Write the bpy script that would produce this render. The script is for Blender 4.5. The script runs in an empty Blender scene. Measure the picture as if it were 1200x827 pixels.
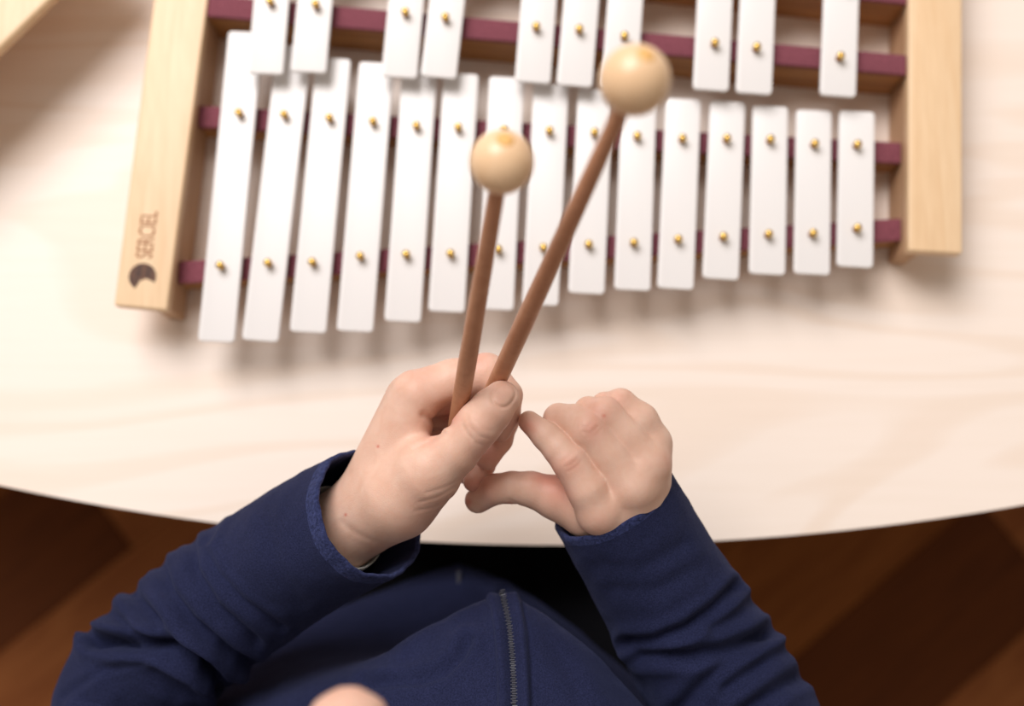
import bpy, bmesh, math, random
import numpy as np
from mathutils import Vector, Matrix, noise
from mathutils.bvhtree import BVHTree

R = random.Random(7)
SC = bpy.context.scene
COL = SC.collection

# ------------------------------------------------------------------ camera
F = 1350.0                       # focal length in pixels of the 1200 wide frame
TILT = math.radians(9.5)
TZ = 0.50                        # table top height
CAM = Vector((0.0, 0.0, TZ + 0.722))
D0 = 0.565                       # distance of the hands, in focus
cd = bpy.data.cameras.new('camera')
cam = bpy.data.objects.new('camera', cd); COL.objects.link(cam)
cam.location = CAM; cam.rotation_euler = (TILT, 0, 0)
cd.sensor_width = 36; cd.lens = F / 1200 * 36; cd.clip_start = 0.02
cd.dof.use_dof = True; cd.dof.focus_distance = D0 - 0.012; cd.dof.aperture_fstop = 3.3
SC.camera = cam
RM = Matrix.Rotation(TILT, 3, 'X')

# ------------------------------------------------------------------ world, lamps, exposure
SC.view_settings.view_transform = 'Standard'; SC.view_settings.look = 'None'
SC.view_settings.gamma = 1; SC.view_settings.use_curve_mapping = False
SC.view_settings.exposure = 0.06
w = bpy.data.worlds.new('world'); SC.world = w; w.use_nodes = True
bg = w.node_tree.nodes['Background']
bg.inputs[0].default_value = (1.0, 0.87, 0.74, 1); bg.inputs[1].default_value = 0.36

def area(name, loc, aim, size, size_y, power, col):
    l = bpy.data.lights.new(name, 'AREA'); l.shape = 'RECTANGLE'
    l.size = size; l.size_y = size_y; l.energy = power; l.color = col
    o = bpy.data.objects.new(name, l); COL.objects.link(o)
    o.location = loc
    o.rotation_euler = (Vector(aim) - Vector(loc)).to_track_quat('-Z', 'Y').to_euler()
area('window_light', (-0.85, 1.55, 2.9), (0, 0.1, TZ), 1.7, 1.7, 92, (1.0, 0.965, 0.955))

# ------------------------------------------------------------------ helpers
def P(px, py, z):
    """point at height z seen at pixel px, py of the 1200x827 photograph"""
    d = RM @ Vector(((px - 600) / F, -(py - 413.5) / F, -1))
    return CAM + d * ((z - CAM.z) / d.z)
def Pd(px, py, dep):
    return CAM + RM @ Vector(((px - 600) / F * dep, -(py - 413.5) / F * dep, -dep))
U = D0 / F                       # one hand unit in metres
def H(px, py, z=0.0):
    return Pd(px, py, D0 - z * U)
def Hnp(V):
    dep = D0 - V[:, 2] * U
    x = (V[:, 0] - 600) / F * dep; y = (V[:, 1] + 413.5) / F * dep
    c, s = math.cos(TILT), math.sin(TILT)
    return np.stack([x, c * y + s * dep, CAM.z + s * y - c * dep], 1)
def project(V):
    """world -> pixel for arrays"""
    c, s = math.cos(TILT), math.sin(TILT)
    X = V[:, 0]; Y = V[:, 1]; Z = V[:, 2] - CAM.z
    yc = c * Y + s * Z; zc = -s * Y + c * Z
    return np.stack([600 + F * X / -zc, 413.5 - F * yc / -zc, -zc], 1)

def link(name, me, mat=None, parent=None):
    o = bpy.data.objects.new(name, me); COL.objects.link(o)
    if mat is not None: me.materials.append(mat)
    if parent is not None:
        o.parent = parent
        o.matrix_parent_inverse = PINV.get(parent.name, Matrix())
    return o
PINV = {}
def thing(name, label, cat, loc, group=None):
    o = bpy.data.objects.new(name, None); COL.objects.link(o)
    o.location = loc; o.empty_display_size = 0.05
    o['label'] = label; o['category'] = cat
    if group: o['group'] = group
    PINV[o.name] = Matrix.Translation(-Vector(loc))
    return o
def bm_obj(name, bm, mat, parent=None, smooth=False, angle=None):
    bmesh.ops.recalc_face_normals(bm, faces=bm.faces)
    me = bpy.data.meshes.new(name); bm.to_mesh(me); bm.free()
    if smooth: me.polygons.foreach_set('use_smooth', [True] * len(me.polygons))
    o = link(name, me, mat, parent)
    if angle is not None:
        for e in me.edges: pass
        me.set_sharp_from_angle(angle=math.radians(angle))
    return o
def np_obj(name, V, Fc, mat, parent=None):
    me = bpy.data.meshes.new(name)
    me.from_pydata([tuple(v) for v in V], [], [tuple(f) for f in Fc]); me.update()
    me.polygons.foreach_set('use_smooth', [True] * len(me.polygons))
    return link(name, me, mat, parent)
def prism(bm, pts, z0, z1, bev=0.0, seg=2):
    """vertical prism on a ring of (x, y) or 3-D points, upper rim bevelled"""
    a = [bm.verts.new((p[0], p[1], z0)) for p in pts]; b = [bm.verts.new((p[0], p[1], z1)) for p in pts]
    n = len(pts); fs = [bm.faces.new(a[::-1]), bm.faces.new(b)]
    for i in range(n): fs.append(bm.faces.new((a[i], a[(i + 1) % n], b[(i + 1) % n], b[i])))
    if bev:
        es = [e for f in fs for e in f.edges]; es = list(set(es))
        bmesh.ops.bevel(bm, geom=es, offset=bev, segments=seg, affect='EDGES', profile=0.6)
def lathe(bm, prof, base, axis, n=24):
    q = Vector(axis).normalized().to_track_quat('Z', 'Y').to_matrix(); base = Vector(base)
    rings = []
    for r, h in prof:
        if r <= 1e-7: rings.append([bm.verts.new(base + q @ Vector((0, 0, h)))])
        else: rings.append([bm.verts.new(base + q @ Vector((r * math.cos(2 * math.pi * i / n), r * math.sin(2 * math.pi * i / n), h))) for i in range(n)])
    for A, B in zip(rings, rings[1:]):
        for i in range(n):
            j = (i + 1) % n
            if len(A) == 1 and len(B) == 1: continue
            if len(A) == 1: bm.faces.new((A[0], B[j], B[i]))
            elif len(B) == 1: bm.faces.new((A[i], A[j], B[0]))
            else: bm.faces.new((A[i], A[j], B[j], B[i]))

# ------------------------------------------------------------------ materials
def srgb(r, g, b):
    f = lambda c: (c / 255) / 12.92 if c / 255 <= 0.04045 else ((c / 255 + 0.055) / 1.055) ** 2.4
    return (f(r), f(g), f(b), 1)
class Mat:
    def __init__(s, name, col, rough=0.5, **kw):
        s.m = bpy.data.materials.new(name); s.m.use_nodes = True
        s.nt = s.m.node_tree; s.p = s.nt.nodes['Principled BSDF']
        s.p.inputs['Base Color'].default_value = col; s.p.inputs['Roughness'].default_value = rough
        for k, v in kw.items(): s.p.inputs[k.replace('_', ' ')].default_value = v
    def n(s, t, **kw):
        x = s.nt.nodes.new(t)
        for k, v in kw.items():
            if k in x.inputs: x.inputs[k].default_value = v
            else: setattr(x, k, v)
        return x
    def l(s, a, b): s.nt.links.new(a, b)
    def coords(s, scale, rot=(0, 0, 0), obj=False):
        t = s.n('ShaderNodeTexCoord'); m = s.n('ShaderNodeMapping')
        m.inputs['Scale'].default_value = scale; m.inputs['Rotation'].default_value = rot
        s.l(t.outputs['Object'], m.inputs[0]); return m.outputs[0]
    def noise(s, vec, scale, detail=4, dist=0.0, rough=0.5):
        x = s.n('ShaderNodeTexNoise'); x.inputs['Scale'].default_value = scale
        x.inputs['Detail'].default_value = detail; x.inputs['Distortion'].default_value = dist
        x.inputs['Roughness'].default_value = rough
        s.l(vec, x.inputs['Vector']); return x.outputs[0]
    def ramp(s, fac, stops):
        x = s.n('ShaderNodeValToRGB'); e = x.color_ramp.elements
        while len(e) < len(stops): e.new(0.5)
        for k, (p, c) in zip(e, stops): k.position = p; k.color = c
        s.l(fac, x.inputs[0]); return x.outputs[0]
    def color(s, c): s.l(c, s.p.inputs['Base Color'])
    def mul(s, a, b, fac=1.0):
        x = s.n('ShaderNodeMix', data_type='RGBA', blend_type='MULTIPLY'); x.inputs[0].default_value = fac
        s.l(a, x.inputs[6]); s.l(b, x.inputs[7]); return x.outputs[2]
    def bump(s, h, strength=0.3, dist=0.001):
        b = s.n('ShaderNodeBump'); b.inputs['Strength'].default_value = strength; b.inputs['Distance'].default_value = dist
        s.l(h, b.inputs['Height']); s.l(b.outputs[0], s.p.inputs['Normal'])

def wood(name, light, dark, scale, rot=(0, 0, 0), rough=0.5, lo=0.35, hi=0.7, bump=0.15, extra=None, fine=None):
    m = Mat(name, light, rough)
    v = m.coords(scale, rot)
    a = m.ramp(m.noise(v, 1.0, 6, 1.2, 0.6), [(lo, light), (hi, dark)])
    f = m.noise(v, 6.0, 4, 0.3)
    c = m.mul(a, m.ramp(f, [(0.3, (0.93, 0.91, 0.88, 1)), (0.7, (1, 1, 1, 1))]), 1.0)
    m.color(c); m.bump(f, bump, 0.0005)
    return m.m
BIRCH = Mat('birch_ply', srgb(250, 238, 222), 0.38, Specular_IOR_Level=0.35)
v = BIRCH.coords((2.2, 9.0, 1), (0, 0, math.radians(-14)))
n1 = BIRCH.noise(v, 0.9, 2, 1.2, 0.4)
wv = BIRCH.n('ShaderNodeMath', operation='SINE'); ml = BIRCH.n('ShaderNodeMath', operation='MULTIPLY'); ml.inputs[1].default_value = 42
BIRCH.l(n1, ml.inputs[0]); BIRCH.l(ml.outputs[0], wv.inputs[0])
c1 = BIRCH.ramp(wv.outputs[0], [(0.0, srgb(244, 230, 219)), (0.9, srgb(240, 223, 209))])
c2 = BIRCH.ramp(BIRCH.noise(BIRCH.coords((12, 260, 1), (0, 0, math.radians(-14))), 1.0, 4, 0.2), [(0.3, (0.985, 0.98, 0.97, 1)), (0.6, (1, 1, 1, 1))])
BIRCH.color(BIRCH.mul(c1, c2)); BIRCH = BIRCH.m
PLYEDGE = wood('ply_edge', srgb(214, 178, 138), srgb(150, 106, 70), (3, 3, 520), rough=0.6)
MAPLE = wood('pale_lacquered_wood', srgb(238, 208, 171), srgb(227, 190, 147), (90, 7, 20), rough=0.4, lo=0.3, hi=0.75)
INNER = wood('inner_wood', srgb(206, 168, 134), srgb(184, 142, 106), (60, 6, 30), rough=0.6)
BOARD = wood('brown_board', srgb(186, 134, 78), srgb(150, 98, 50), (6, 60, 90), rough=0.55)
FELT = Mat('burgundy_felt', srgb(128, 66, 80), 0.95, Sheen_Weight=0.3, Sheen_Roughness=0.5)
FELT.p.inputs['Sheen Tint'].default_value = srgb(190, 130, 150)
fn = FELT.noise(FELT.coords((1, 1, 1)), 900, 3)
FELT.color(FELT.ramp(fn, [(0.3, srgb(104, 50, 62)), (0.7, srgb(142, 78, 90))])); FELT.bump(fn, 0.6, 0.001); FELT = FELT.m
WHITE = Mat('white_lacquered_bar', srgb(233, 230, 229), 0.32, Specular_IOR_Level=0.4).m
GOLD = Mat('brass_pin', srgb(236, 196, 112), 0.25, Metallic=1.0).m
REDW = Mat('red_washer', srgb(120, 34, 26), 0.6).m
BURN = Mat('burnt_brand', srgb(160, 104, 66), 0.7).m
BURND = Mat('burnt_disc', srgb(84, 56, 44), 0.7)
BURND.color(BURND.ramp(BURND.noise(BURND.coords((1, 1, 1)), 350, 4), [(0.35, srgb(104, 70, 52)), (0.65, srgb(62, 42, 38))])); BURND = BURND.m
STICK = wood('stick_wood', srgb(194, 142, 110), srgb(180, 126, 94), (60, 60, 60), rough=0.42)
BALL = Mat('ball_wood', srgb(242, 208, 160), 0.3)
BALL.color(BALL.ramp(BALL.noise(BALL.coords((40, 40, 40)), 1, 3, 1.0), [(0.3, srgb(240, 206, 168)), (0.7, srgb(230, 190, 148))])); BALL = BALL.m
BORE = Mat('bore_end_grain', srgb(226, 176, 106), 0.6).m

def fabric(name, c0, c1, scale=1400, sheen=0.35, bump=0.5, tint=(120, 130, 180)):
    m = Mat(name, c0, 0.92, Sheen_Weight=sheen, Sheen_Roughness=0.45)
    m.p.inputs['Sheen Tint'].default_value = srgb(*tint); m.p.inputs['Specular IOR Level'].default_value = 0.15
    v = m.coords((1, 1, 1)); a = m.noise(v, scale, 4, 0, 0.7); b = m.noise(v, 22, 4)
    c = m.mul(m.ramp(a, [(0.3, c0), (0.72, c1)]), m.ramp(b, [(0.3, (0.82, 0.82, 0.85, 1)), (0.7, (1.12, 1.1, 1.1, 1))]))
    m.color(c); m.bump(a, bump, 0.0009); return m.m
NAVY = fabric('navy_fleece', srgb(17, 21, 44), srgb(42, 47, 80), sheen=0.16)
NAVYRIM = fabric('navy_edge_stitch', srgb(18, 23, 50), srgb(60, 68, 112), 620, 0.3, 1.4)
DARKPANTS = fabric('black_trousers', srgb(8, 8, 12), srgb(14, 14, 20), 900, 0.0)
LINING = fabric('grey_shirt', srgb(150, 152, 146), srgb(196, 196, 188), 1600, 0.2, 0.5, (230, 230, 230))
GREEN = fabric('green_shirt', srgb(120, 136, 60), srgb(170, 176, 96), 1600, 0.2, 0.5, (230, 230, 200))
ZIP = Mat('zipper_black', srgb(20, 21, 26), 0.35).m
ZIPM = Mat('zipper_grey', srgb(66, 68, 80), 0.4).m
HAIR = Mat('brown_hair', srgb(96, 66, 42), 0.5)
HAIR.bump(HAIR.noise(HAIR.coords((300, 300, 20)), 1, 4), 0.7, 0.003); HAIR = HAIR.m
SHOE = Mat('dark_shoe', srgb(40, 42, 52), 0.6).m

SKIN = Mat('skin', srgb(236, 194, 168), 0.48, Subsurface_Weight=0.16, Subsurface_Scale=0.004)
SKIN.p.inputs['Subsurface Radius'].default_value = (1.0, 0.35, 0.2)
SKIN.p.inputs['Specular IOR Level'].default_value = 0.35
at = SKIN.n('ShaderNodeAttribute', attribute_name='tone')
sv = SKIN.coords((1, 1, 1))
mott = SKIN.ramp(SKIN.noise(sv, 110, 4, 0.5), [(0.3, srgb(224, 187, 168)), (0.7, srgb(216, 174, 153))])
mx = SKIN.n('ShaderNodeMix', data_type='RGBA'); SKIN.l(at.outputs['Fac'], mx.inputs[0]); SKIN.l(mott, mx.inputs[6])
mx.inputs[7].default_value = srgb(200, 104, 88)
SKIN.color(mx.outputs[2])
vor = SKIN.n('ShaderNodeTexVoronoi'); vor.inputs['Scale'].default_value = 1500; SKIN.l(sv, vor.inputs['Vector'])
nz = SKIN.noise(sv, 420, 4)
ad = SKIN.n('ShaderNodeMath', operation='ADD'); SKIN.l(vor.outputs['Distance'], ad.inputs[0]); SKIN.l(nz, ad.inputs[1])
SKIN.bump(ad.outputs[0], 0.12, 0.0006)
SKIN = SKIN.m

# ------------------------------------------------------------------ floor of separate planks
fl = bmesh.new(); prism(fl, [(-1.9, -1.8), (1.9, -1.8), (1.9, 1.5), (-1.9, 1.5)], -0.03, -0.012)
floor = bm_obj('floor', fl, Mat('subfloor', srgb(24, 12, 6), 0.8).m); floor['kind'] = 'structure'
PLK = []
for i, (a, b) in enumerate([((132, 76, 32), (112, 60, 20)), ((116, 62, 20), (98, 48, 12)), ((148, 90, 48), (126, 70, 34)), ((96, 48, 14), (82, 38, 8))]):
    PLK.append(wood('oak_plank_%d' % i, srgb(*a), srgb(*b), (4, 40, 1), (0, 0, 0), rough=0.65, lo=0.35, hi=0.65)); PLK[-1].node_tree.nodes['Principled BSDF'].inputs['Specular IOR Level'].default_value = 0.15
ang = math.radians(39); ca, sa = math.cos(ang), math.sin(ang)
pm = []
for k in range(4):
    bm = bmesh.new(); prism(bm, [(-0.3615, -0.0648), (0.3615, -0.0648), (0.3615, 0.0648), (-0.3615, 0.0648)], -0.012, 0, 0.0012, 1)
    bmesh.ops.recalc_face_normals(bm, faces=bm.faces)
    me = bpy.data.meshes.new('plank'); bm.to_mesh(me); bm.free(); me.materials.append(PLK[k]); pm.append(me)
for r in range(-15, 18):
    off = (r * 0.29) % 0.724
    for q in range(-4, 5):
        u = q * 0.724 + off; vv = r * 0.13 + 0.04
        x, y = u * ca - vv * sa, u * sa + vv * ca - 0.15
        if abs(x) < 1.5 and -1.45 < y < 1.2:
            o = bpy.data.objects.new('plank', pm[(0, 3, 2, 1, 0, 2, 1)[(r * 3 + q) % 7]]); COL.objects.link(o)
            o.location = (x, y, R.uniform(-0.0006, 0)); o.rotation_euler.z = ang; o.parent = floor

# ------------------------------------------------------------------ table
pts = [P(*q, TZ) for q in ((0, 568), (120, 592), (240, 612), (420, 630), (650, 638), (860, 632), (1030, 616), (1200, 592))]
A = np.array([[p.x, p.y, 1] for p in pts]); bb = np.array([-(p.x ** 2 + p.y ** 2) for p in pts])
s = np.linalg.lstsq(A, bb, rcond=None)[0]; tcx, tcy = -s[0] / 2, -s[1] / 2; tr = math.sqrt(tcx ** 2 + tcy ** 2 - s[2])
table = thing('table', 'pale birch plywood table with a curved front edge', 'table', (tcx, tcy - tr + 0.4, 0))
ring = []
for i in range(97):
    a = math.radians(-90 - 32 + 64 * i / 96); ring.append((tcx + tr * math.cos(a), tcy + tr * math.sin(a)))
xl, xr = ring[0][0], ring[-1][0]; yb = tcy - tr + 1.0
ring += [(xr, yb - 0.05), (xr - 0.05, yb), (xl + 0.05, yb), (xl, yb - 0.05)]
bm = bmesh.new(); prism(bm, ring, TZ - 0.003, TZ, 0.0012, 2); bm_obj('table_top', bm, BIRCH, table)
bm = bmesh.new(); prism(bm, ring, TZ - 0.022, TZ - 0.0031); bm_obj('edge_band', bm, PLYEDGE, table)
for sx in (-1, 1):
    for yy in (tcy - tr + 0.35, yb - 0.15):
        bm = bmesh.new(); lathe(bm, [(0, 0), (0.018, 0), (0.026, TZ - 0.022), (0, TZ - 0.022)], (tcx + sx * 0.7, yy, 0), (0, 0, 1), 20)
        bm_obj('leg', bm, MAPLE, table, True, 40)

# ------------------------------------------------------------------ glockenspiel
ZR = TZ + 0.041                    # top of the side rails
ZF1 = TZ + 0.027; ZF2 = TZ + 0.039   # felt tops: lower row, upper row
glock = thing('glockenspiel', 'large glockenspiel with white bars in a pale wooden frame on the table', 'glockenspiel', P(630, 240, TZ))
def quad_board(name, ptl, z0, z1, mat, parent, bev=0.001, seg=2):
    bm = bmesh.new(); prism(bm, ptl, z0, z1, bev, seg); return bm_obj(name, bm, mat, parent, True, 35)
# side rails: a wide board overhanging outwards on a narrow upright panel
def lerp(a, b, t): return a + (b - a) * t
def rail(inner0, inner1, outer0, outer1, parent, name='side_rail'):
    i0, i1, o0, o1 = (P(*q, ZR) for q in (inner0, inner1, outer0, outer1))
    r = quad_board(name, [i0, i1, o1, o0], ZR - 0.009, ZR, MAPLE, parent, 0.0013, 3)
    j0, j1 = lerp(i0, o0, 0.33), lerp(i1, o1, 0.33); t = (i1 - i0).normalized() * 0.0015
    k0, k1 = lerp(i0, o0, 0.02), lerp(i1, o1, 0.02)
    bm = bmesh.new(); prism(bm, [k0 + t, k1 - t, j1 - t, j0 + t], TZ, ZR - 0.009, 0.0006, 1)
    bm_obj('upright_panel', bm, INNER, r)
    return r
railL = rail((268, -190), (195.5, 363.5), (204.5, -190), (133.5, 357.5), glock)
railR = rail((1065, -130), (1065, 293.5), (1127.5, -130), (1128, 297), glock)

def strip(c0, c1, w0, w1, zf, x0pad=0, felt_over=0.0):
    """felt strip on an upright cross board"""
    a0, a1 = P(c0[0], c0[1] - w0 / 2, zf), P(c1[0], c1[1] - w1 / 2, zf)
    b0, b1 = P(c0[0], c0[1] + w0 / 2, zf), P(c1[0], c1[1] + w1 / 2, zf)
    f = quad_board('felt_strip', [b0, b1, a1, a0], zf - 0.0035, zf, FELT, glock, 0.0009, 2)
    d = (a0 - b0).normalized() * 0.0006
    e = (a1 - a0).normalized() * 0.001
    return f, (b0 + d, b1 + d, a1 - d, a0 - d)
def board(q, z0, z1, parent):
    bm = bmesh.new(); prism(bm, list(q), z0, z1, 0.0006, 1); return bm_obj('cross_board', bm, BOARD, parent)
for c0, c1, w0, w1, zf, lowz in (((232, 136), (1056, 179), 25, 24.5, ZF1, 0.006), ((208.5, 319), (1056, 268.5), 26, 26, ZF1, 0.006),
                           ((242, 6), (1062.5, 76), 25, 23.5, ZF2, 0.004), ((262, -92), (1063, -7), 25, 23.5, ZF2, 0.004)):
    f, q = strip(c0, c1, w0, w1, zf)
    board(q, TZ + lowz, zf - 0.0035, f)

# bars: (bottom centre, another point up the bar, its top y), pin pixels
DIA = [((253, 400), (288, 37), (280, 132), (258, 311)), ((304.5, 399), (345, 53), (333, 134), (314, 308)),
       ((360.5, 389), (391, 68), (386, 138), (366, 307)), ((415.5, 388), (441.5, 73), (437, 142), (422, 300)),
       ((471.5, 376.5), (492, 80), (488, 147), (476, 298)), ((523, 365), (540.5, 86), (537, 149), (528, 297)),
       ((580.5, 362.5), (594, 90), (591, 152), (584, 292)), ((633, 357), (646, 98), (644, 153), (637, 290)),
       ((687, 343.5), (698, 104), (697, 155), (690, 286)), ((741, 339.5), (749, 110), (747, 159), (743, 284)),
       ((791.5, 338), (801, 115.5), (800, 162), (795, 280)), ((844.5, 326.5), (853, 118.5), (852, 162), (848, 277)),
       ((899, 321), (903, 124), (903, 163), (901, 274)), ((951.5, 321), (954, 129), (955, 168), (953, 273)),
       ((1002, 312.5), (1004.5, 130), (1005, 169), (1005, 267))]
CHR = [((310.5, 89), (318, 0), (316.5, 1.5), 1.55), ((361, 87), (369, 0), (370, 5), 1.5), ((467.5, 93), (476, 0), (475, 14), 1.4),
       ((513.5, 93), (524, 0), (522, 20), 1.36), ((624, 99), (631.5, 0), (628.5, 31), 1.22), ((673, 103), (681.5, 0), (679, 34), 1.18),
       ((725.5, 106), (733, 0), (732, 42), 1.12), ((833, 108), (838, 0), (838, 50), 0.98), ((883.5, 112), (888, 0), (887, 55), 0.93),
       ((982, 115), (986, 0), (985, 66), 0.82)]
BW = 0.02205
def make_bar(name, pb, pt, pins, zt, zfelt):
    """one bar with rounded ends, standing on its two pins"""
    d = (pt - pb); L = d.length; d.normalize(); s = Vector((d.y, -d.x, 0))
    th = 0.0032
    bm = bmesh.new()
    cx = (pb + pt) / 2; r = 0.0024; ringp = []
    for (su, sv, a0) in ((1, 1, 0), (-1, 1, 90), (-1, -1, 180), (1, -1, 270)):
        for k in range(4):
            a = math.radians(a0 + 30 * k)
            u = su * (BW / 2 - r) + r * math.cos(a); vv = sv * (L / 2 - r) + r * math.sin(a)
            ringp.append(cx + s * u + d * vv)
    if (ringp[1] - ringp[0]).cross(ringp[2] - ringp[1]).z < 0: ringp.reverse()
    prism(bm, ringp, zt - th, zt, 0.0007, 2)
    b = bm_obj(name, bm, WHITE, glock, True, 50)
    for p in pins:
        K = 1.5
        bm = bmesh.new()
        lathe(bm, [(a * K, b * K) for a, b in ((0, -0.0005), (0.0009, -0.0004), (0.0009, 0.0022), (0.0015, 0.0024), (0.00175, 0.0033), (0.0014, 0.0042), (0, 0.0046))], (p.x, p.y, zt), (0, 0, 1), 14)
        bm_obj('pin', bm, GOLD, b, True)
        bm = bmesh.new()
        lathe(bm, [(0.0008, 0.0001), (0.0021, 0.0001), (0.0022, 0.0005), (0.0015, 0.0009), (0.0009, 0.0008)], (p.x, p.y, zt), (0, 0, 1), 14)
        bm_obj('washer', bm, REDW, b, True)
        bm = bmesh.new()
        lathe(bm, [(0, zfelt - zt - 0.002), (0.0012, zfelt - zt - 0.002), (0.0012, -0.0033), (0, -0.0033)], (p.x, p.y, zt), (0, 0, 1), 8)
        bm_obj('pin_shank', bm, GOLD, b, True)
    return b
ZB1 = ZF1 + 0.0085; ZB2 = ZF2 + 0.0085
for b, t, p1, p2 in DIA:
    zp = ZB1 + 0.004
    make_bar('tone_bar', P(*b, ZB1), P(*t, ZB1), [P(*p1, zp), P(*p2, zp)], ZB1, ZF1)
for b, t, p1, k in CHR:
    zp = ZB2 + 0.004
    B = P(b[0], b[1] - 3, ZB2); T0 = P(*t, ZB2); dd = (T0 - B).normalized()
    Lb = 0.098 * k
    p2 = P(*p1, zp); f1y = -92 + (p1[0] - 262) * (85 / 801.0)
    q2 = P(p1[0] + 8, f1y, zp)
    make_bar('raised_tone_bar', B, B + dd * Lb, [p2, q2], ZB2, ZF2)

# brand burnt into the left rail
tdir = (P(180, 0, ZR) - P(133.5, 357.5, ZR)).normalized(); tang = math.atan2(tdir.y, tdir.x)
tc = bpy.data.curves.new('brand_lettering', 'FONT'); tc.body = 'SERCIEL'; tc.size = 0.02; tc.extrude = 0.00012
tc.align_x = 'LEFT'; tc.align_y = 'CENTER'; tc.space_character = 0.95
to = bpy.data.objects.new('tmp_text', tc); COL.objects.link(to)
dg = bpy.context.evaluated_depsgraph_get(); tme = bpy.data.meshes.new_from_object(to.evaluated_get(dg))
bpy.data.objects.remove(to)
tx = [v.co.x for v in tme.vertices]; want = (P(178, 248, ZR) - P(169, 303, ZR)).length
tme.transform(Matrix.Diagonal((want / (max(tx) - min(tx)), 0.72, 1, 1)))
tp = P(169.5, 303, ZR); tme.transform(Matrix.Translation((tp.x, tp.y, ZR + 0.00014)) @ Matrix.Rotation(tang, 4, 'Z'))
tme.materials.clear()
lo = link('brand_lettering', tme, BURN, railL); 
bm = bmesh.new(); lc = P(167, 324, ZR); rr = (P(183, 324, ZR) - P(167, 324, ZR)).length
# disc with a rounded bite out of its lower edge
seg = []
bc = P(170.5, 337, ZR); br = rr * 0.66
for i in range(64):
    a = 2 * math.pi * i / 64; seg.append(lc + Vector((math.cos(a), math.sin(a), 0)) * rr)
out = []
for p in seg:
    e = p - bc
    if e.length < br: e.normalize(); 
    out.append(p if (p - bc).length >= br else None)
idx = [i for i, p in enumerate(out) if p is None]
ringd = []
if idx:
    st = (idx[-1] + 1) % 64 if (idx[-1] + 1) % 64 not in idx else 0
    kk = 0
    while out[(st + kk) % 64] is not None and kk < 64: ringd.append(out[(st + kk) % 64]); kk += 1
    pa, pb2 = ringd[-1] - bc, ringd[0] - bc
    a0 = math.atan2(pa.y, pa.x); a1 = math.atan2(pb2.y, pb2.x)
    am = math.atan2((lc - bc).y, (lc - bc).x)
    while a0 - am > math.pi: a0 -= 2 * math.pi
    while am - a0 > math.pi: a0 += 2 * math.pi
    while a1 - am > math.pi: a1 -= 2 * math.pi
    while am - a1 > math.pi: a1 += 2 * math.pi
    for k in range(1, 12):
        a = a0 + (a1 - a0) * k / 12; ringd.append(bc + Vector((math.cos(a), math.sin(a), 0)) * br * (1 + 0.07 * math.sin(k * 1.9)))
top = [bm.verts.new((p.x, p.y, ZR + 0.00022)) for p in (ringd or seg)]
ctr = lc + (lc - bc).normalized() * rr * 0.55
cv = bm.verts.new((ctr.x, ctr.y, ZR + 0.00022))
low = [bm.verts.new((v.co.x, v.co.y, ZR + 0.00002)) for v in top]
for i in range(len(top)):
    j = (i + 1) % len(top); bm.faces.new((cv, top[i], top[j])); bm.faces.new((top[i], low[i], low[j], top[j]))
bm_obj('brand_emblem', bm, BURND, railL)

# ------------------------------------------------------------------ second instrument frame, upper left corner
fr = thing('instrument_frame', 'pale wooden instrument frame corner at the upper left of the table', 'frame', P(-60, -40, TZ))
z2 = TZ + 0.062
e0, e1 = P(-190, 240, z2), P(150, -88, z2); dn = (e1 - e0).normalized(); nn = Vector((-dn.y, dn.x, 0))
quad_board('side_rail', [e0, e1, e1 + nn * 0.085, e0 + nn * 0.085], z2 - 0.008, z2, MAPLE, fr, 0.003, 3)
quad_board('upright_panel', [e0 + nn * .062 + dn * .003, e1 + nn * .062 - dn * .003, e1 + nn * .078 - dn * .003, e0 + nn * .078 + dn * .003], TZ, z2 - 0.008, INNER, fr)
g0, g1 = e0 + nn * 0.30, e1 + nn * 0.30
quad_board('side_rail', [g0, g1, g1 + nn * 0.042, g0 + nn * 0.042], z2 - 0.010, z2, MAPLE, fr, 0.003, 3)
quad_board('upright_panel', [g0 + nn * .006, g1 + nn * .006, g1 + nn * .016, g0 + nn * .016], TZ, z2 - 0.010, INNER, fr)
for t in (0.1, 0.45, 0.85):
    a = lerp(e0, e1, t) + nn * 0.078; b = lerp(g0, g1, t) + nn * .006
    quad_board('cross_board', [a, a + dn * 0.012, b + dn * 0.012, b], TZ + 0.004, z2 - 0.012, BOARD, fr, 0.0008, 1)

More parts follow.
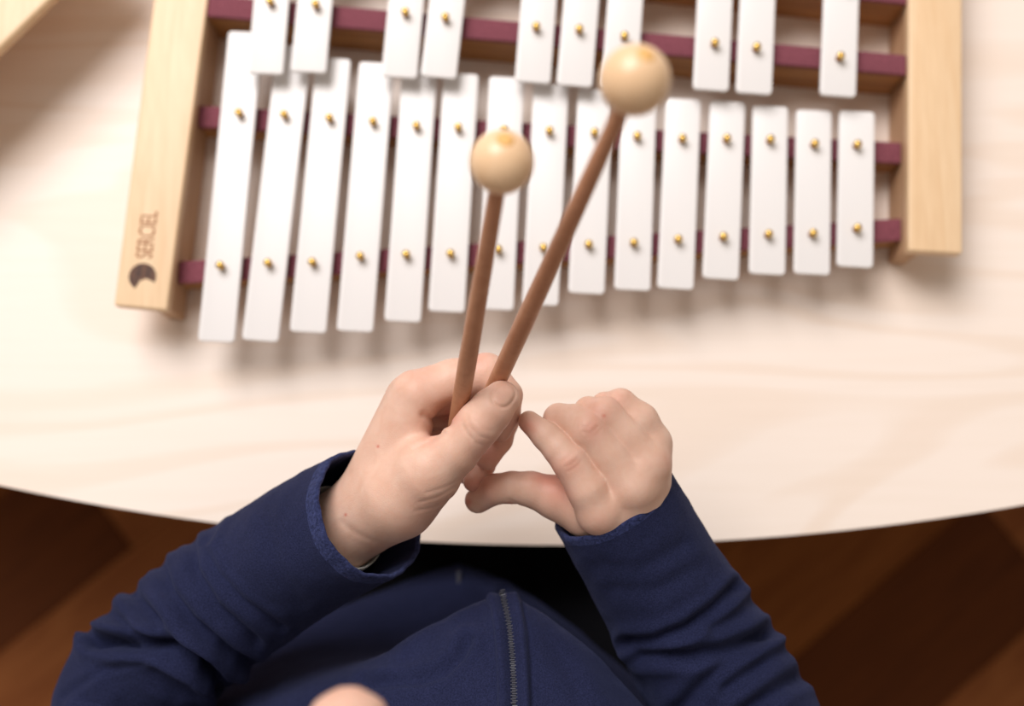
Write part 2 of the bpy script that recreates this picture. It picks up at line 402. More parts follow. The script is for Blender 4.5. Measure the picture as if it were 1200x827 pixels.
# ------------------------------------------------------------------ mallets
def mallet(label, ballpx, balldia, balldep, grip, end, rg, rb):
    """grip, end: hand units; ball at a pixel and depth"""
    bc = Pd(ballpx[0], ballpx[1], balldep); g = H(*grip); ax = (bc - g).normalized()
    e = g - ax * end
    rad = balldia / 2
    m = thing('mallet', label, 'mallet', e, 'wooden mallets held in the left fist')
    L = (bc - e).length
    bm = bmesh.new()
    lathe(bm, [(0, 0), (rg * .75, 0), (rg, 0.0012), (rg, L * .35), (rb, L - rad * 0.9), (rb, L + rad * 0.80), (0, L + rad * 0.80)], e, ax, 28)
    st = bm_obj('stick', bm, STICK, m, True, 40)
    bm = bmesh.new(); prof = []
    hr = rb * 1.0
    a_in = math.asin(hr * 1.15 / rad)
    prof = [(hr, rad * 0.78), (hr, rad * math.cos(a_in) - 0.0003), (hr * 1.08, rad * math.cos(a_in))]
    for k in range(29):
        a = a_in + (math.pi - 0.30 - a_in) * k / 28; prof.append((rad * math.sin(a), rad * math.cos(a)))
    prof.append((rb * 1.02, -rad * 0.985 ))
    lathe(bm, prof, bc, ax, 48)
    hd = bm_obj('mallet_head', bm, BALL, m, True, 60)
    bm = bmesh.new(); lathe(bm, [(hr * 1.0, -0.0004), (hr, 0.0004), (hr*.5, 0.0006), (0, 0.0006)], bc + ax * rad * 0.93, ax, 24)
    bm_obj('bore_end', bm, BORE, hd, True)
    return m
mallet('left wooden mallet, its ball head over the middle of the bars', (588, 190), 0.0239, 0.425, (537, 487, 5), 0.022, 0.0043, 0.0032)
mallet('right wooden mallet, slanting to a ball head over the raised bars', (744, 94), 0.0246, 0.395, (583.5, 445, 24), 0.030, 0.0044, 0.0030)

# ------------------------------------------------------------------ implicit surfaces
def grid(lo, hi, st):
    ax = [np.arange(a, b + st, st, dtype=np.float32) for a, b in zip(lo, hi)]
    return np.meshgrid(*ax, indexing='ij'), ax
def cap(G, a, b, ra, rb):
    X, Y, Z = G; ax_, ay, az = a; bx, by, bz = (b[i] - a[i] for i in range(3))
    L2 = bx * bx + by * by + bz * bz + 1e-9
    x, y, z = X - np.float32(ax_), Y - np.float32(ay), Z - np.float32(az)
    t = np.clip((x * np.float32(bx) + y * np.float32(by) + z * np.float32(bz)) / np.float32(L2), 0, 1)
    return np.sqrt((x - t * np.float32(bx)) ** 2 + (y - t * np.float32(by)) ** 2 + (z - t * np.float32(bz)) ** 2) - (np.float32(ra) + t * np.float32(rb - ra))
def ell(G, c, r, M=None):
    X, Y, Z = (G[i] - np.float32(c[i]) for i in range(3))
    if M is not None:
        M = np.array(M, dtype=np.float32); X, Y, Z = (M[i, 0] * X + M[i, 1] * Y + M[i, 2] * Z for i in range(3))
    k0 = np.sqrt((X / r[0]) ** 2 + (Y / r[1]) ** 2 + (Z / r[2]) ** 2); k1 = np.sqrt((X / r[0] ** 2) ** 2 + (Y / r[1] ** 2) ** 2 + (Z / r[2] ** 2) ** 2)
    return (k0 * (k0 - 1) / (k1 + 1e-9)).astype(np.float32)
def smin(a, b, k):
    h = np.maximum(k - np.abs(a - b), 0) / k
    return np.minimum(a, b) - h * h * h * k / 6
def chain(G, pts, k=4.0):
    d = None
    for p, q in zip(pts, pts[1:]):
        c = cap(G, p[:3], q[:3], p[3], q[3]); d = c if d is None else smin(d, c, k)
    return d
def nets(D, axes):
    """surface nets: vertices and quads of the zero level"""
    ins = D < 0; nx, ny, nz_ = D.shape
    c = np.zeros((nx - 1, ny - 1, nz_ - 1), np.int8)
    for i in (0, 1):
        for j in (0, 1):
            for k in (0, 1): c += ins[i:nx - 1 + i, j:ny - 1 + j, k:nz_ - 1 + k]
    act = (c > 0) & (c < 8); I, J, K = np.nonzero(act)
    vid = -np.ones(act.shape, np.int64); vid[I, J, K] = np.arange(len(I))
    S = np.zeros((len(I), 3)); N = np.zeros(len(I))
    cor = [(i, j, k) for i in (0, 1) for j in (0, 1) for k in (0, 1)]
    for a in cor:
        for ax_ in range(3):
            if a[ax_] == 1: continue
            b = list(a); b[ax_] = 1
            da = D[I + a[0], J + a[1], K + a[2]]; db = D[I + b[0], J + b[1], K + b[2]]
            m = (da < 0) != (db < 0); t = np.where(m, da / np.where(m, da - db, 1), 0)
            for q in range(3): S[:, q] += np.where(m, a[q] + (t if q == ax_ else 0), 0)
            N += m
    V = S / N[:, None] + np.stack([I, J, K], 1)
    st = [a[1] - a[0] for a in axes]
    V = np.stack([axes[q][0] + V[:, q] * st[q] for q in range(3)], 1)
    Fc = []
    for ax_ in range(3):
        sl0 = [slice(None)] * 3; sl1 = [slice(None)] * 3; sl0[ax_] = slice(0, -1); sl1[ax_] = slice(1, None)
        A_, B_ = ins[tuple(sl0)], ins[tuple(sl1)]
        i, j, k = np.nonzero(A_ != B_); idx = np.stack([i, j, k], 1)
        u, v_ = (ax_ + 1) % 3, (ax_ + 2) % 3
        ok = (idx[:, u] > 0) & (idx[:, v_] > 0) & (idx[:, u] < D.shape[u] - 1) & (idx[:, v_] < D.shape[v_] - 1); idx = idx[ok]
        flip = A_[idx[:, 0], idx[:, 1], idx[:, 2]]
        q4 = []
        for du, dv in ((-1, -1), (0, -1), (0, 0), (-1, 0)):
            c_ = idx.copy(); c_[:, u] += du; c_[:, v_] += dv; q4.append(vid[c_[:, 0], c_[:, 1], c_[:, 2]])
        Q = np.stack(q4, 1); Q[~flip] = Q[~flip][:, ::-1]; Fc.append(Q)
    return V, np.concatenate(Fc)
def poly_dist(x, y, pl):
    d = None
    for (x0, y0), (x1, y1) in zip(pl, pl[1:]):
        bx, by = x1 - x0, y1 - y0; t = np.clip(((x - x0) * bx + (y - y0) * by) / (bx * bx + by * by), 0, 1)
        e = np.hypot(x - x0 - t * bx, y - y0 - t * by); d = e if d is None else np.minimum(d, e)
    return d

def hand(palm, fingers, kf, creases, lo, hi, st, nail=None, dents=()):
    fl_ = lambda p: (p[0], -p[1], p[2], p[3])
    G, axes = grid(lo, hi, st)
    dp = None
    for ch in palm:
        c = chain(G, [fl_(p) for p in ch], 10); dp = c if dp is None else smin(dp, c, 22)
    res = dp
    for ch, k in zip(fingers, kf):
        c = smin(chain(G, [fl_(p) for p in ch], 7), dp, k); res = smin(res, c, 2.2)
    x2, y2 = G[0][:, :, 0], -G[1][:, :, 0]
    for pl, amp, w, zmin in creases:
        g = (amp * np.exp(-(poly_dist(x2, y2, pl) / w) ** 2)).astype(np.float32)
        res = res + g[:, :, None] * (1 / (1 + np.exp(-(G[2] - zmin) / 3))).astype(np.float32)
    for c, r, k in dents:
        s_ = ell(G, (c[0], -c[1], c[2]), r); res = -smin(-res, s_, k)
    if nail:
        (nx_, ny_), (ux, uy), ru, rv, zmin = nail
        du, dv = (x2 - nx_) * ux + (y2 - ny_) * uy, -(x2 - nx_) * uy + (y2 - ny_) * ux
        e = np.sqrt(np.abs(du / ru) ** 2.6 + np.abs(dv / rv) ** 2.6 + 1e-6) ; e = (np.abs(du / ru) ** 2.6 + np.abs(dv / rv) ** 2.6) ** (1 / 2.6)
        g = (1.9 * np.exp(-(((e - 1.0) * ru) / 1.7) ** 2) - 0.9 / (1 + np.exp((e - 0.93) * 26))).astype(np.float32)
        res = res + g[:, :, None] * (G[2] > zmin)
    V, Q = nets(res, axes)
    return V, Q

# hand on the left: fist round the mallets, thumb on top (px, py, towards the camera, radius)
LP = [[(352, 668, -100, 46), (398, 622, -68, 43), (436, 592, -48, 42), (487, 463, -8, 29)],
      [(398, 622, -75, 42), (434, 595, -66, 42), (482, 468, -40, 30)],
      [(430, 600, -85, 37), (480, 480, -72, 28)],
      [(428, 608, -104, 30), (478, 502, -98, 24)],
      [(430, 604, -50, 42), (466, 584, -12, 45), (500, 553, 12, 41)],
      [(466, 584, -30, 44), (498, 560, -30, 36)]]
LFg = [[(497, 556, 14, 40), (533, 529, 32, 28), (562, 496, 44, 26.5), (576, 480, 46, 25), (588, 467, 42, 21.5)],
       [(487, 463, -8, 29), (530, 446, -14, 25), (570, 438, -16, 24), (594, 463, -10, 18), (593, 485, -10, 16.5), (586, 504, -12, 14)],
       [(482, 468, -40, 29), (578, 455, -50, 21), (590, 492, -46, 18), (585, 515, -40, 15.5), (571, 537, -30, 14)],
       [(480, 480, -72, 27), (570, 480, -78, 19), (576, 520, -70, 16), (566, 545, -58, 14), (555, 564, -44, 12.5)],
       [(478, 502, -98, 23), (556, 508, -104, 16), (560, 540, -96, 13), (546, 556, -84, 11.5)]]
LC = [([(484, 527), (503, 518), (520, 507)], 3.0, 3.0, -60), ([(497, 486), (510, 493), (526, 497)], 4.0, 4.5, -60),
      ([(541, 493), (545, 506), (556, 518), (566, 522)], 0.6, 1.6, 10), ([(547, 486), (551, 500), (562, 511), (573, 514)], 0.7, 1.6, 10),
      ([(543, 499), (553, 514)], 0.7, 1.5, 10), ([(553, 483), (558, 494), (568, 503), (578, 505)], 0.5, 1.5, 10),
      ([(492, 588), (512, 583), (534, 570)], 0.8, 1.8, -60), ([(488, 598), (508, 595), (528, 584)], 0.7, 1.8, -60), ([(500, 577), (522, 571), (538, 562)], 0.6, 1.8, -60),
      ([(400, 612), (418, 625), (452, 640)], 0.8, 4, -60)]
V1, Q1 = hand(LP, LFg, [8, 6, 5, 5, 5], LC, (330, -715, -150), (622, -398, 78), 1.7,
              nail=((590, 463), (0.62, -0.78), 13.5, 12.0, 30), dents=[((529, 482, 8), (15, 11, 24), 10)])
# hand on the right: forefinger and thumb stretched, the others folded
RP = [[(800, 690, -92, 44), (752, 640, -66, 42), (738, 612, -46, 40), (704, 599, -2, 28)],
      [(748, 630, -62, 42), (742, 600, -34, 38), (742, 572, 0, 30)],
      [(748, 622, -62, 40), (750, 590, -40, 33), (757, 546, -8, 29)],
      [(750, 615, -66, 36), (752, 580, -50, 28), (762, 520, -24, 25)]]
RF = [[(704, 600, -2, 28), (690, 574, 8, 25), (668, 541, 14, 21), (655, 526, 12, 18.5), (640, 511, 8, 16.5), (620, 494, 2, 13)],
      [(742, 572, 0, 30), (716, 536, 4, 25), (690, 505, 8, 24), (673, 494, -2, 20), (655, 491, -16, 18), (650, 503, -42, 14)],
      [(757, 546, -8, 29), (734, 514, -4, 24), (708, 487, 0, 22), (690, 482, -16, 17), (680, 495, -42, 14)],
      [(762, 520, -24, 25), (748, 495, -18, 24), (727, 474, -16, 18.5), (708, 474, -32, 14), (698, 492, -54, 12)],
      [(728, 606, -48, 34), (690, 598, -38, 33), (652, 583, -34, 26), (622, 573, -32, 20.5), (600, 571, -33, 18.5), (580, 573, -38, 17.5), (560, 586, -56, 15.5)]]
RC = [([(663, 547), (671, 543), (678, 536)], 0.9, 1.5, -10), ([(666, 552), (675, 547), (681, 540)], 0.9, 1.5, -10), ([(658, 541), (665, 536), (672, 529)], 0.6, 1.5, -10),
      ([(684, 506), (692, 508), (700, 500)], 1.0, 1.6, -10), ([(688, 512), (697, 511), (704, 503)], 0.7, 1.5, -10), ([(681, 499), (688, 501), (694, 494)], 0.6, 1.5, -10),
      ([(718, 572), (738, 558)], 0.0, 3, -10), ([(596, 585), (606, 590)], 1.0, 2, -90)]
V2, Q2 = hand(RP, RF, [7, 7, 7, 7, 12], RC, (538, -742, -130), (850, -438, 48), 1.7, nail=None)

def tone(Vh, spots):
    t = np.zeros(len(Vh))
    for x, y, r, a in spots: t += a * np.exp(-((Vh[:, 0] - x) ** 2 + (-Vh[:, 1] - y) ** 2) / r ** 2)
    return np.clip(t, 0, 0.9)
T1 = tone(V1, [(590, 463, 13, .10), (562, 500, 13, .10), (527, 487, 12, .5), (505, 515, 9, .22), (490, 440, 24, .14), (560, 418, 16, .30), (600, 500, 22, .20),
               (575, 535, 18, .45), (555, 570, 14, .5), (598, 445, 12, .1), (443, 523, 1.6, .9), (405, 603, 1.6, .9), (500, 600, 25, .10)])
T2 = tone(V2, [(617, 500, 12, .4), (671, 543, 12, .28), (693, 505, 15, .28), (708, 487, 2.0, .5), (700, 482, 16, .22), (725, 468, 14, .16), (570, 570, 15, .35),
               (640, 556, 18, .45), (655, 580, 18, .3), (702, 612, 15, .12), (785, 540, 12, .18), (549, 588, 4, .6), (597, 590, 3, .5)])
W1, W2 = Hnp(V1), Hnp(V2)

# ------------------------------------------------------------------ person: one continuous body
person = thing('person', 'person in a navy zip jacket holding two mallets, seated at the table', 'person', (0, -0.16, 0))
LS = [(432, 603, -48, 84), (398, 621, -76, 86), (350, 647, -105, 87), (298, 682, -135, 90), (242, 724, -160, 94), (188, 772, -180, 96), (142, 832, -178, 92),
      (150, 900, -130, 94), (215, 965, -70, 100), (300, 1010, -40, 100), (440, 1060, 5, 82)]
RS = [(717, 586, -58, 77), (735, 616, -70, 79), (756, 652, -84, 81), (786, 706, -100, 85), (818, 762, -112, 90), (850, 815, -112, 95), (878, 872, -98, 97),
      (880, 940, -60, 100), (830, 1000, -30, 105), (770, 1040, -30, 100), (690, 1070, 0, 84)]
SHL, ELL_ = (-0.105, -0.165, 0.625), tuple(H(135, 845, -190))
SHR, ELR = (0.110, -0.165, 0.625), tuple(H(885, 880, -150))
WL0, WR0 = tuple(H(352, 668, -100)), tuple(H(800, 690, -92))
yaw = math.radians(20); pit = math.radians(22)
# local head axes: x right, y forward (face), z up
HR = Matrix.Rotation(yaw, 3, 'Z') @ Matrix.Rotation(-pit, 3, 'X')
head_c = Pd(408, 860, 0.392) - HR @ Vector((0, 0.087, -0.024))
def hl(x, y, z): return tuple(head_c + HR @ Vector((x, y, z)))
HI = np.array(HR.transposed())
G, axes = grid((-0.31, -0.30, 0.24), (0.30, 0.06, 1.02), 0.0045)
torso = smin(ell(G, (0, -0.19, 0.40), (0.085, 0.060, 0.10)), ell(G, (0, -0.19, 0.53), (0.085, 0.060, 0.13)), 0.05)
bd = torso
for W_, ST, k0 in ((WL0, LS, 3), (WR0, RS, 3)):
    pth = [W_ + (0.0185,)] + [tuple(H(*q[:3])) + (0.021 + 0.001 * i,) for i, q in enumerate(ST[k0:])] + [(0, -0.18, 0.600, 0.034)]
    bd = smin(bd, chain(G, pth, 0.015), 0.02)
bd = smin(bd, cap(G, (0, -0.185, 0.60), hl(0, -0.018, -0.05), 0.030, 0.031), 0.02)
hd = smin(ell(G, hl(0, -0.012, 0.018), (0.066, 0.080, 0.070), HI), ell(G, hl(0, 0.022, -0.036), (0.050, 0.050, 0.052), HI), 0.03)
hd = smin(hd, ell(G, hl(0.030, 0.048, -0.030), (0.022, 0.018, 0.022), HI), 0.02)
hd = smin(hd, ell(G, hl(-0.030, 0.048, -0.030), (0.022, 0.018, 0.022), HI), 0.02)
hd = smin(hd, cap(G, hl(0, 0.066, 0.002), hl(0, 0.087, -0.024), 0.007, 0.0165), 0.010)          # nose
for sx in (-1, 1):
    hd = smin(hd, ell(G, hl(sx * 0.009, 0.080, -0.027), (0.0065, 0.008, 0.006), HI), 0.005)
    hd = -smin(-hd, ell(G, hl(sx * 0.027, 0.078, 0.000), (0.014, 0.012, 0.009), HI), 0.010)     # eye sockets
    hd = smin(hd, ell(G, hl(sx * 0.027, 0.058, -0.001), (0.012, 0.012, 0.011), HI), 0.003)
    hd = smin(hd, ell(G, hl(sx * 0.066, -0.008, -0.010), (0.006, 0.015, 0.022), HI), 0.008)      # ears
hd = smin(hd, ell(G, hl(0, 0.070, -0.050), (0.018, 0.009, 0.005), HI), 0.006)
hd = smin(hd, ell(G, hl(0, 0.069, -0.059), (0.015, 0.009, 0.0055), HI), 0.005)
bd = smin(bd, hd, 0.02)
for sx in (-1, 1):
    bd = smin(bd, cap(G, (sx * 0.045, -0.17, 0.36), (sx * 0.07, 0.05, 0.36), 0.045, 0.04), 0.03)
V3, Q3 = nets(bd, axes)
hair_d = np.maximum(ell(G, hl(0, -0.014, 0.022), (0.074, 0.088, 0.079), HI), -(bd - 0.0010))
LY = (G[0] - head_c.x) * HI[1][0] + (G[1] - head_c.y) * HI[1][1] + (G[2] - head_c.z) * HI[1][2]
LZ = (G[0] - head_c.x) * HI[2][0] + (G[1] - head_c.y) * HI[2][1] + (G[2] - head_c.z) * HI[2][2]
cut = np.maximum(LY * 1.0 - LZ * 0.85 - 0.010, -LZ - 0.045)
hair_d = -smin(-hair_d, -cut.astype(np.float32), 0.008)
V4, Q4 = nets(hair_d, axes)

def to_bm(V, Q, tn):
    bm = bmesh.new(); lay = bm.verts.layers.float.new('tone')
    vs = [bm.verts.new(v) for v in V.tolist()]
    for v, t in zip(vs, tn): v[lay] = t
    for q in Q.tolist():
        try: bm.faces.new([vs[i] for i in q])
        except ValueError: pass
    return bm
def cut_loop(bm, co, no):
    """cut away the side the normal points to, away from the rest only near co; return boundary edges"""
    r = bmesh.ops.bisect_plane(bm, geom=bm.verts[:] + bm.edges[:] + bm.faces[:], plane_co=co, plane_no=no, clear_outer=False)
    return r
bmB = to_bm(V3, Q3, np.full(len(V3), 0.08)); bmL = to_bm(W1, Q1, T1); bmR = to_bm(W2, Q2, T2)
def chop(bm, co, no, near):
    co, no = Vector(co), Vector(no)
    geom = [v for v in bm.verts if (v.co - co).length < near]
    vs = set(geom); ed = [e for e in bm.edges if e.verts[0] in vs and e.verts[1] in vs]; fc = [f for f in bm.faces if all(v in vs for v in f.verts)]
    bmesh.ops.bisect_plane(bm, geom=geom + ed + fc, plane_co=co, plane_no=no, dist=1e-6)
    # delete the connected piece beyond the plane
    dead = [v for v in bm.verts if (v.co - co).dot(no) > 1e-6 and (v.co - co).length < near]
    bmesh.ops.delete(bm, geom=dead, context='VERTS')
for bmH, Wr, nxt in ((bmL, WL0, tuple(H(398, 622, -68))), (bmR, WR0, tuple(H(752, 640, -66)))):
    a = (Vector(nxt) - Vector(Wr)).normalized()
    chop(bmH, Vector(Wr) + a * 0.006, -a, 0.05)      # hand: drop the forearm stump
    chop(bmB, Vector(Wr) - a * 0.002, a, 0.05)       # body: drop the rounded forearm end
def merge(dst, src):
    me = bpy.data.meshes.new('t'); src.to_mesh(me); src.free(); dst.from_mesh(me); bpy.data.meshes.remove(me)
merge(bmB, bmL); merge(bmB, bmR)
bmB.edges.ensure_lookup_table()
for Wr in (WL0, WR0):
    be = [e for e in bmB.edges if e.is_boundary and (e.verts[0].co - Vector(Wr)).length < 0.05]
    try: bmesh.ops.bridge_loops(bmB, edges=be)
    except Exception as ex: print('bridge', ex, len(be))
bmesh.ops.smooth_vert(bmB, verts=[v for v in bmB.verts if v.co.z > 0.70 and v.co.y < -0.02], factor=0.5, use_axis_x=True, use_axis_y=True, use_axis_z=True)
for f in bmB.faces: f.smooth = True
bmesh.ops.recalc_face_normals(bmB, faces=bmB.faces)
me = bpy.data.meshes.new('body'); bmB.to_mesh(me); bmB.free()
body = link('body', me, SKIN, person)
sm = body.modifiers.new('smooth', 'SMOOTH'); sm.factor = 0.5; sm.iterations = 3
hair = np_obj('hair', V4, Q4, HAIR, person)

# trousers and shoes under the table
G, axes = grid((-0.20, -0.27, 0.05), (0.20, 0.19, 0.49), 0.006)
tr_ = ell(G, (0, -0.17, 0.38), (0.135, 0.085, 0.075))
for sx in (-1, 1):
    tr_ = smin(tr_, chain(G, [(sx * 0.060, -0.15, 0.375, 0.080), (sx * 0.060, 0.06, 0.375, 0.070), (sx * 0.078, 0.075, 0.10, 0.042)], 0.03), 0.05)
Vt, Qt = nets(tr_, axes); np_obj('trousers', Vt, Qt, DARKPANTS, person)
for sx in (-1, 1):
    G, axes = grid((sx * 0.078 - 0.05, 0.02, 0.0), (sx * 0.078 + 0.05, 0.20, 0.09), 0.004)
    sh = smin(ell(G, (sx * 0.078, 0.075, 0.045), (0.036, 0.040, 0.042)), ell(G, (sx * 0.082, 0.125, 0.028), (0.036, 0.06, 0.028)), 0.03)
    sh = np.maximum(sh, -(G[2] - 0.002))
    Vs, Qs = nets(np.maximum(sh, 0.003 - G[2]), axes); np_obj('shoe', Vs, Qs, SHOE, person)

# ------------------------------------------------------------------ jacket
def catmull(Pn, t):
    n = len(Pn) - 1; i = min(int(t), n - 1); f = t - i
    p1, p2 = Pn[i], Pn[i + 1]; p0 = Pn[i - 1] if i > 0 else 2 * p1 - p2; p3 = Pn[i + 2] if i + 2 <= n else 2 * p2 - p1
    return 0.5 * ((2 * p1) + (p2 - p0) * f + (2 * p0 - 5 * p1 + 4 * p2 - p3) * f * f + (3 * p1 - p0 - 3 * p2 + p3) * f ** 3)
def loft_faces(m, n):
    i = np.arange(m - 1)[:, None]; j = np.arange(n)[None, :]; j2 = (j + 1) % n
    return np.stack([i * n + j, i * n + j2, (i + 1) * n + j2, (i + 1) * n + j], -1).reshape(-1, 4)
def vnormals(V, Q):
    a, b, c, d = (V[Q[:, i]] for i in range(4)); n = np.cross(c - a, d - b)
    N = np.zeros_like(V)
    for i in range(4): np.add.at(N, Q[:, i], n)
    return N / (np.linalg.norm(N, axis=1)[:, None] + 1e-12)
def fbm(V, sc, seed=0):
    return np.array([noise.fractal(Vector((float(p[0]) * sc[0] + seed, float(p[1]) * sc[1], float(p[2]) * sc[2])), 1.0, 2.0, 3) for p in V])
def sculpt(V, Q, folds, sgn=1.0, amp=1.0):
    """press folds, drawn as pixel polylines, into the faces turned to the camera"""
    N = vnormals(V, Q); pr = project(V)
    view = V - np.array(CAM)[None, :]; view /= np.linalg.norm(view, axis=1)[:, None]
    if sgn < 0: N = -N
    face = np.clip(-(N * view).sum(1) * 1.6 + 0.5, 0, 1)
    D = np.zeros(len(V))
    for pl, a, w in folds:
        d = poly_dist(pr[:, 0], pr[:, 1], pl)
        D += -a * np.exp(-(d / w) ** 2) + 0.45 * a * np.exp(-((d - 2.1 * w) / (w * 1.1)) ** 2)
    return V + N * (D * U * face * amp)[:, None]

def sleeve(stations, folds, rimw, seed, rings=190, seg=150, wr=0.0, inner=70):
    Pn = [Vector(H(s[0], s[1], s[2])) for s in stations]; Rn = [Vector((s[3] * U, 0, 0)) for s in stations]
    n = len(stations) - 1; T = np.linspace(0, n, rings)
    C = [catmull(Pn, t) for t in T]; RR = [catmull(Rn, t).x for t in T]
    tang_ = [(C[min(i + 1, rings - 1)] - C[max(i - 1, 0)]).normalized() for i in range(rings)]
    up = RM @ Vector((0, 0, 1)); nrm = (up - tang_[0] * up.dot(tang_[0])).normalized(); frames = []
    for t in tang_:
        nrm = (nrm - t * nrm.dot(t)).normalized(); frames.append((nrm.copy(), t.cross(nrm)))
    rows = []
    # inside of the cuff, from deep inside outwards, then the rolled rim, then the outside
    th = 3.2 * U
    pre = [(k, RR[0] - 2 * th - (k * 0.00) , ) for k in range(1)]
    def ringpts(c, r, fr, rim=0.0):
        out = []
        for j in range(seg):
            a = 2 * math.pi * j / seg
            wob = 1 + 0.018 * math.sin(2 * a + seed) + 0.014 * math.sin(3 * a + 1.7 * seed) + rim * (0.012 * math.sin(9 * a + seed) + 0.006 * math.sin(23 * a))
            out.append(c + (fr[0] * math.cos(a) + fr[1] * math.sin(a)) * r * wob)
        return out
    ax0 = tang_[0]
    for k in range(14, -1, -1):
        rows.append(ringpts(C[0] + ax0 * (k / 14 * inner * U), RR[0] - 2 * th - k / 14 * 3 * U, frames[0], 1.0))
    for k in range(1, 7):
        a = math.pi * k / 7
        rows.append(ringpts(C[0] - ax0 * math.sin(a) * th * 1.3, RR[0] - th - math.cos(a) * th, frames[0], 1.0))
    inner_n = len(rows)
    for i in range(rings):
        rows.append(ringpts(C[i], RR[i], frames[i], max(0, 1 - i / 12)))
    V = np.array([tuple(p) for r in rows for p in r]); Q = loft_faces(len(rows), seg)
    N = vnormals(V, Q)
    cen = np.repeat(np.array([tuple(C[0])] * inner_n + [tuple(c) for c in C]), seg, 0)
    outer = np.arange(len(V)) >= inner_n * seg
    s_ = 1.0 if ((V[outer] - cen[outer]) * N[outer]).sum() > 0 else -1.0
    tt = np.repeat(np.concatenate([np.zeros(inner_n), T / 9]), seg)
    th_ = np.tile(np.arange(seg) / seg * 2 * math.pi, len(rows))
    # broad cloth wrinkles, across the sleeve, growing towards the elbow
    fb = fbm(V, (26, 26, 26), seed); fs = fbm(V, (75, 75, 75), seed + 9)
    wr_ = (np.sin(tt * 62 + fb * 3.2 + 1.2 * np.sin(th_ + seed)) * 0.5 + fb * 1.0) * np.clip((tt - 0.22) * 3.2, 0, 1) * wr + fb * 2.2 + fs * 0.8
    V = V + N * s_ * (wr_ * U * (outer * np.clip(tt * 14 + 0.25, 0, 1)))[:, None]
    V = sculpt(V, Q, folds, s_, 1.4)
    if s_ < 0: Q = Q[:, ::-1]
    return V, Q, inner_n, seg, frames, C, RR

# torso as a loft of level outlines: (height, front outline in pixels left to right, index of the zip point, back y, half-width)
LEV = [(0.350, [(255, 760), (330, 745), (440, 716), (535, 696), (600, 712), (680, 750), (820, 810)]),
       (0.410, [(225, 770), (320, 742), (450, 700), (535, 674), (600, 698), (665, 738), (790, 815)]),
       (0.462, [(215, 800), (330, 745), (456, 690), (537, 662), (600, 686), (668, 734), (760, 812)]),
       (0.520, [(220, 830), (350, 775), (472, 760), (556, 740), (625, 755), (690, 800), (775, 860)]),
       (0.586, [(235, 860), (370, 800), (485, 752), (574, 716), (632, 738), (695, 785), (780, 862)]),
       (0.607, [(270, 885), (412, 801), (500, 736), (588, 691.5), (640, 722), (692, 763), (775, 848)]),
       (0.619, [(310, 905), (412, 822), (505, 756), (592, 706), (652, 738), (712, 788), (790, 870)]),
       (0.638, [(320, 940), (420, 872), (505, 808), (598, 757), (680, 800), (750, 860), (810, 930)]),
       (0.654, [(360, 975), (450, 915), (525, 860), (602, 815), (680, 860), (750, 910), (810, 975)]),
       (0.672, (0.003, -0.172, 0.092, 0.078)), (0.690, (0.0, -0.170, 0.072, 0.064)), (0.706, (-0.006, -0.168, 0.059, 0.056)),
       (0.724, (-0.012, -0.165, 0.056, 0.055)), (0.740, (-0.015, -0.164, 0.055, 0.054))]   # yoke and collar, level by level
KH, KB = 110, 70
lev_rows = []
for z, fp in LEV:
    if len(fp) == 4: W = [Vector((fp[0] - fp[2] * math.cos(math.pi * k / 6), fp[1] + fp[3] * math.sin(math.pi * k / 6), z)) for k in range(7)]
    else: W = [P(a, b, z) for a, b in fp]
    lft = [catmull(W[:4], t * 3 / KH) for t in range(KH)]; rgt = [catmull(W[3:], t * 3 / KH) for t in range(KH + 1)]
    a, b = W[-1], W[0]; back = []
    hw = (a.x - b.x) / 2; mx_ = (a.x + b.x) / 2; yb_ = min(a.y, b.y)
    dep = 0.115 if z < 0.66 else fp[3]
    for k in range(1, KB):
        t = k / KB; an = math.pi * t
        back.append(Vector((mx_ + hw * math.cos(an) * (1.0), lerp(a.y, b.y, t) - dep * math.sin(an) ** 0.8, z)))
    lev_rows.append([Vector(p) for p in lft + rgt + back])
nlev = 150; rows = []
for i in range(nlev):
    t = i / (nlev - 1) * (len(LEV) - 1)
    rows.append([catmull([lr[j] for lr in lev_rows[max(0, int(t) - 1):min(len(LEV), int(t) + 3)]], t - max(0, int(t) - 1)) for j in range(len(lev_rows[0]))])
segT = len(rows[0])
V = np.array([tuple(p) for r in rows for p in r]); Q = loft_faces(nlev, segT)
N = vnormals(V, Q); c0 = V.mean(0); sg = 1.0 if ((V - c0) * N * [1, 1, 0]).sum() > 0 else -1.0
V = V + N * sg * ((fbm(V, (28, 28, 28), 3) * 3.0 + fbm(V, (80, 80, 80), 5) * 0.8) * U)[:, None]
ZL = [(588.5, 694), (593, 712), (597, 733), (600.5, 770), (602, 800), (603, 840)]
TF = [(ZL, 9, 5.0), ([(574, 700), (579, 715), (583, 737), (587, 780), (589, 840)], -3.5, 5.5), ([(603, 700), (607, 715), (611, 737), (614, 780), (616, 840)], -3.5, 5.5), ([(567, 698), (574, 715), (578, 737), (581, 780), (582, 840)], 1.6, 2.2), ([(612, 708), (619, 737), (623, 780), (624, 840)], 1.4, 2.2),
      ([(427, 801), (493, 796), (520, 787), (540, 767), (548, 750)], 8, 6), ([(640, 745), (668, 790), (690, 840)], 1.5, 9), ([(520, 730), (470, 775)], 1.5, 10)]
V = sculpt(V, Q, TF, sg)
if sg < 0: Q = Q[:, ::-1]
jacket = np_obj('jacket', V, Q, NAVY, person)
jacket['label'] = 'navy blue fleece jacket with a front zip'
bvh = BVHTree.FromPolygons([tuple(v) for v in V], [tuple(q) for q in Q])

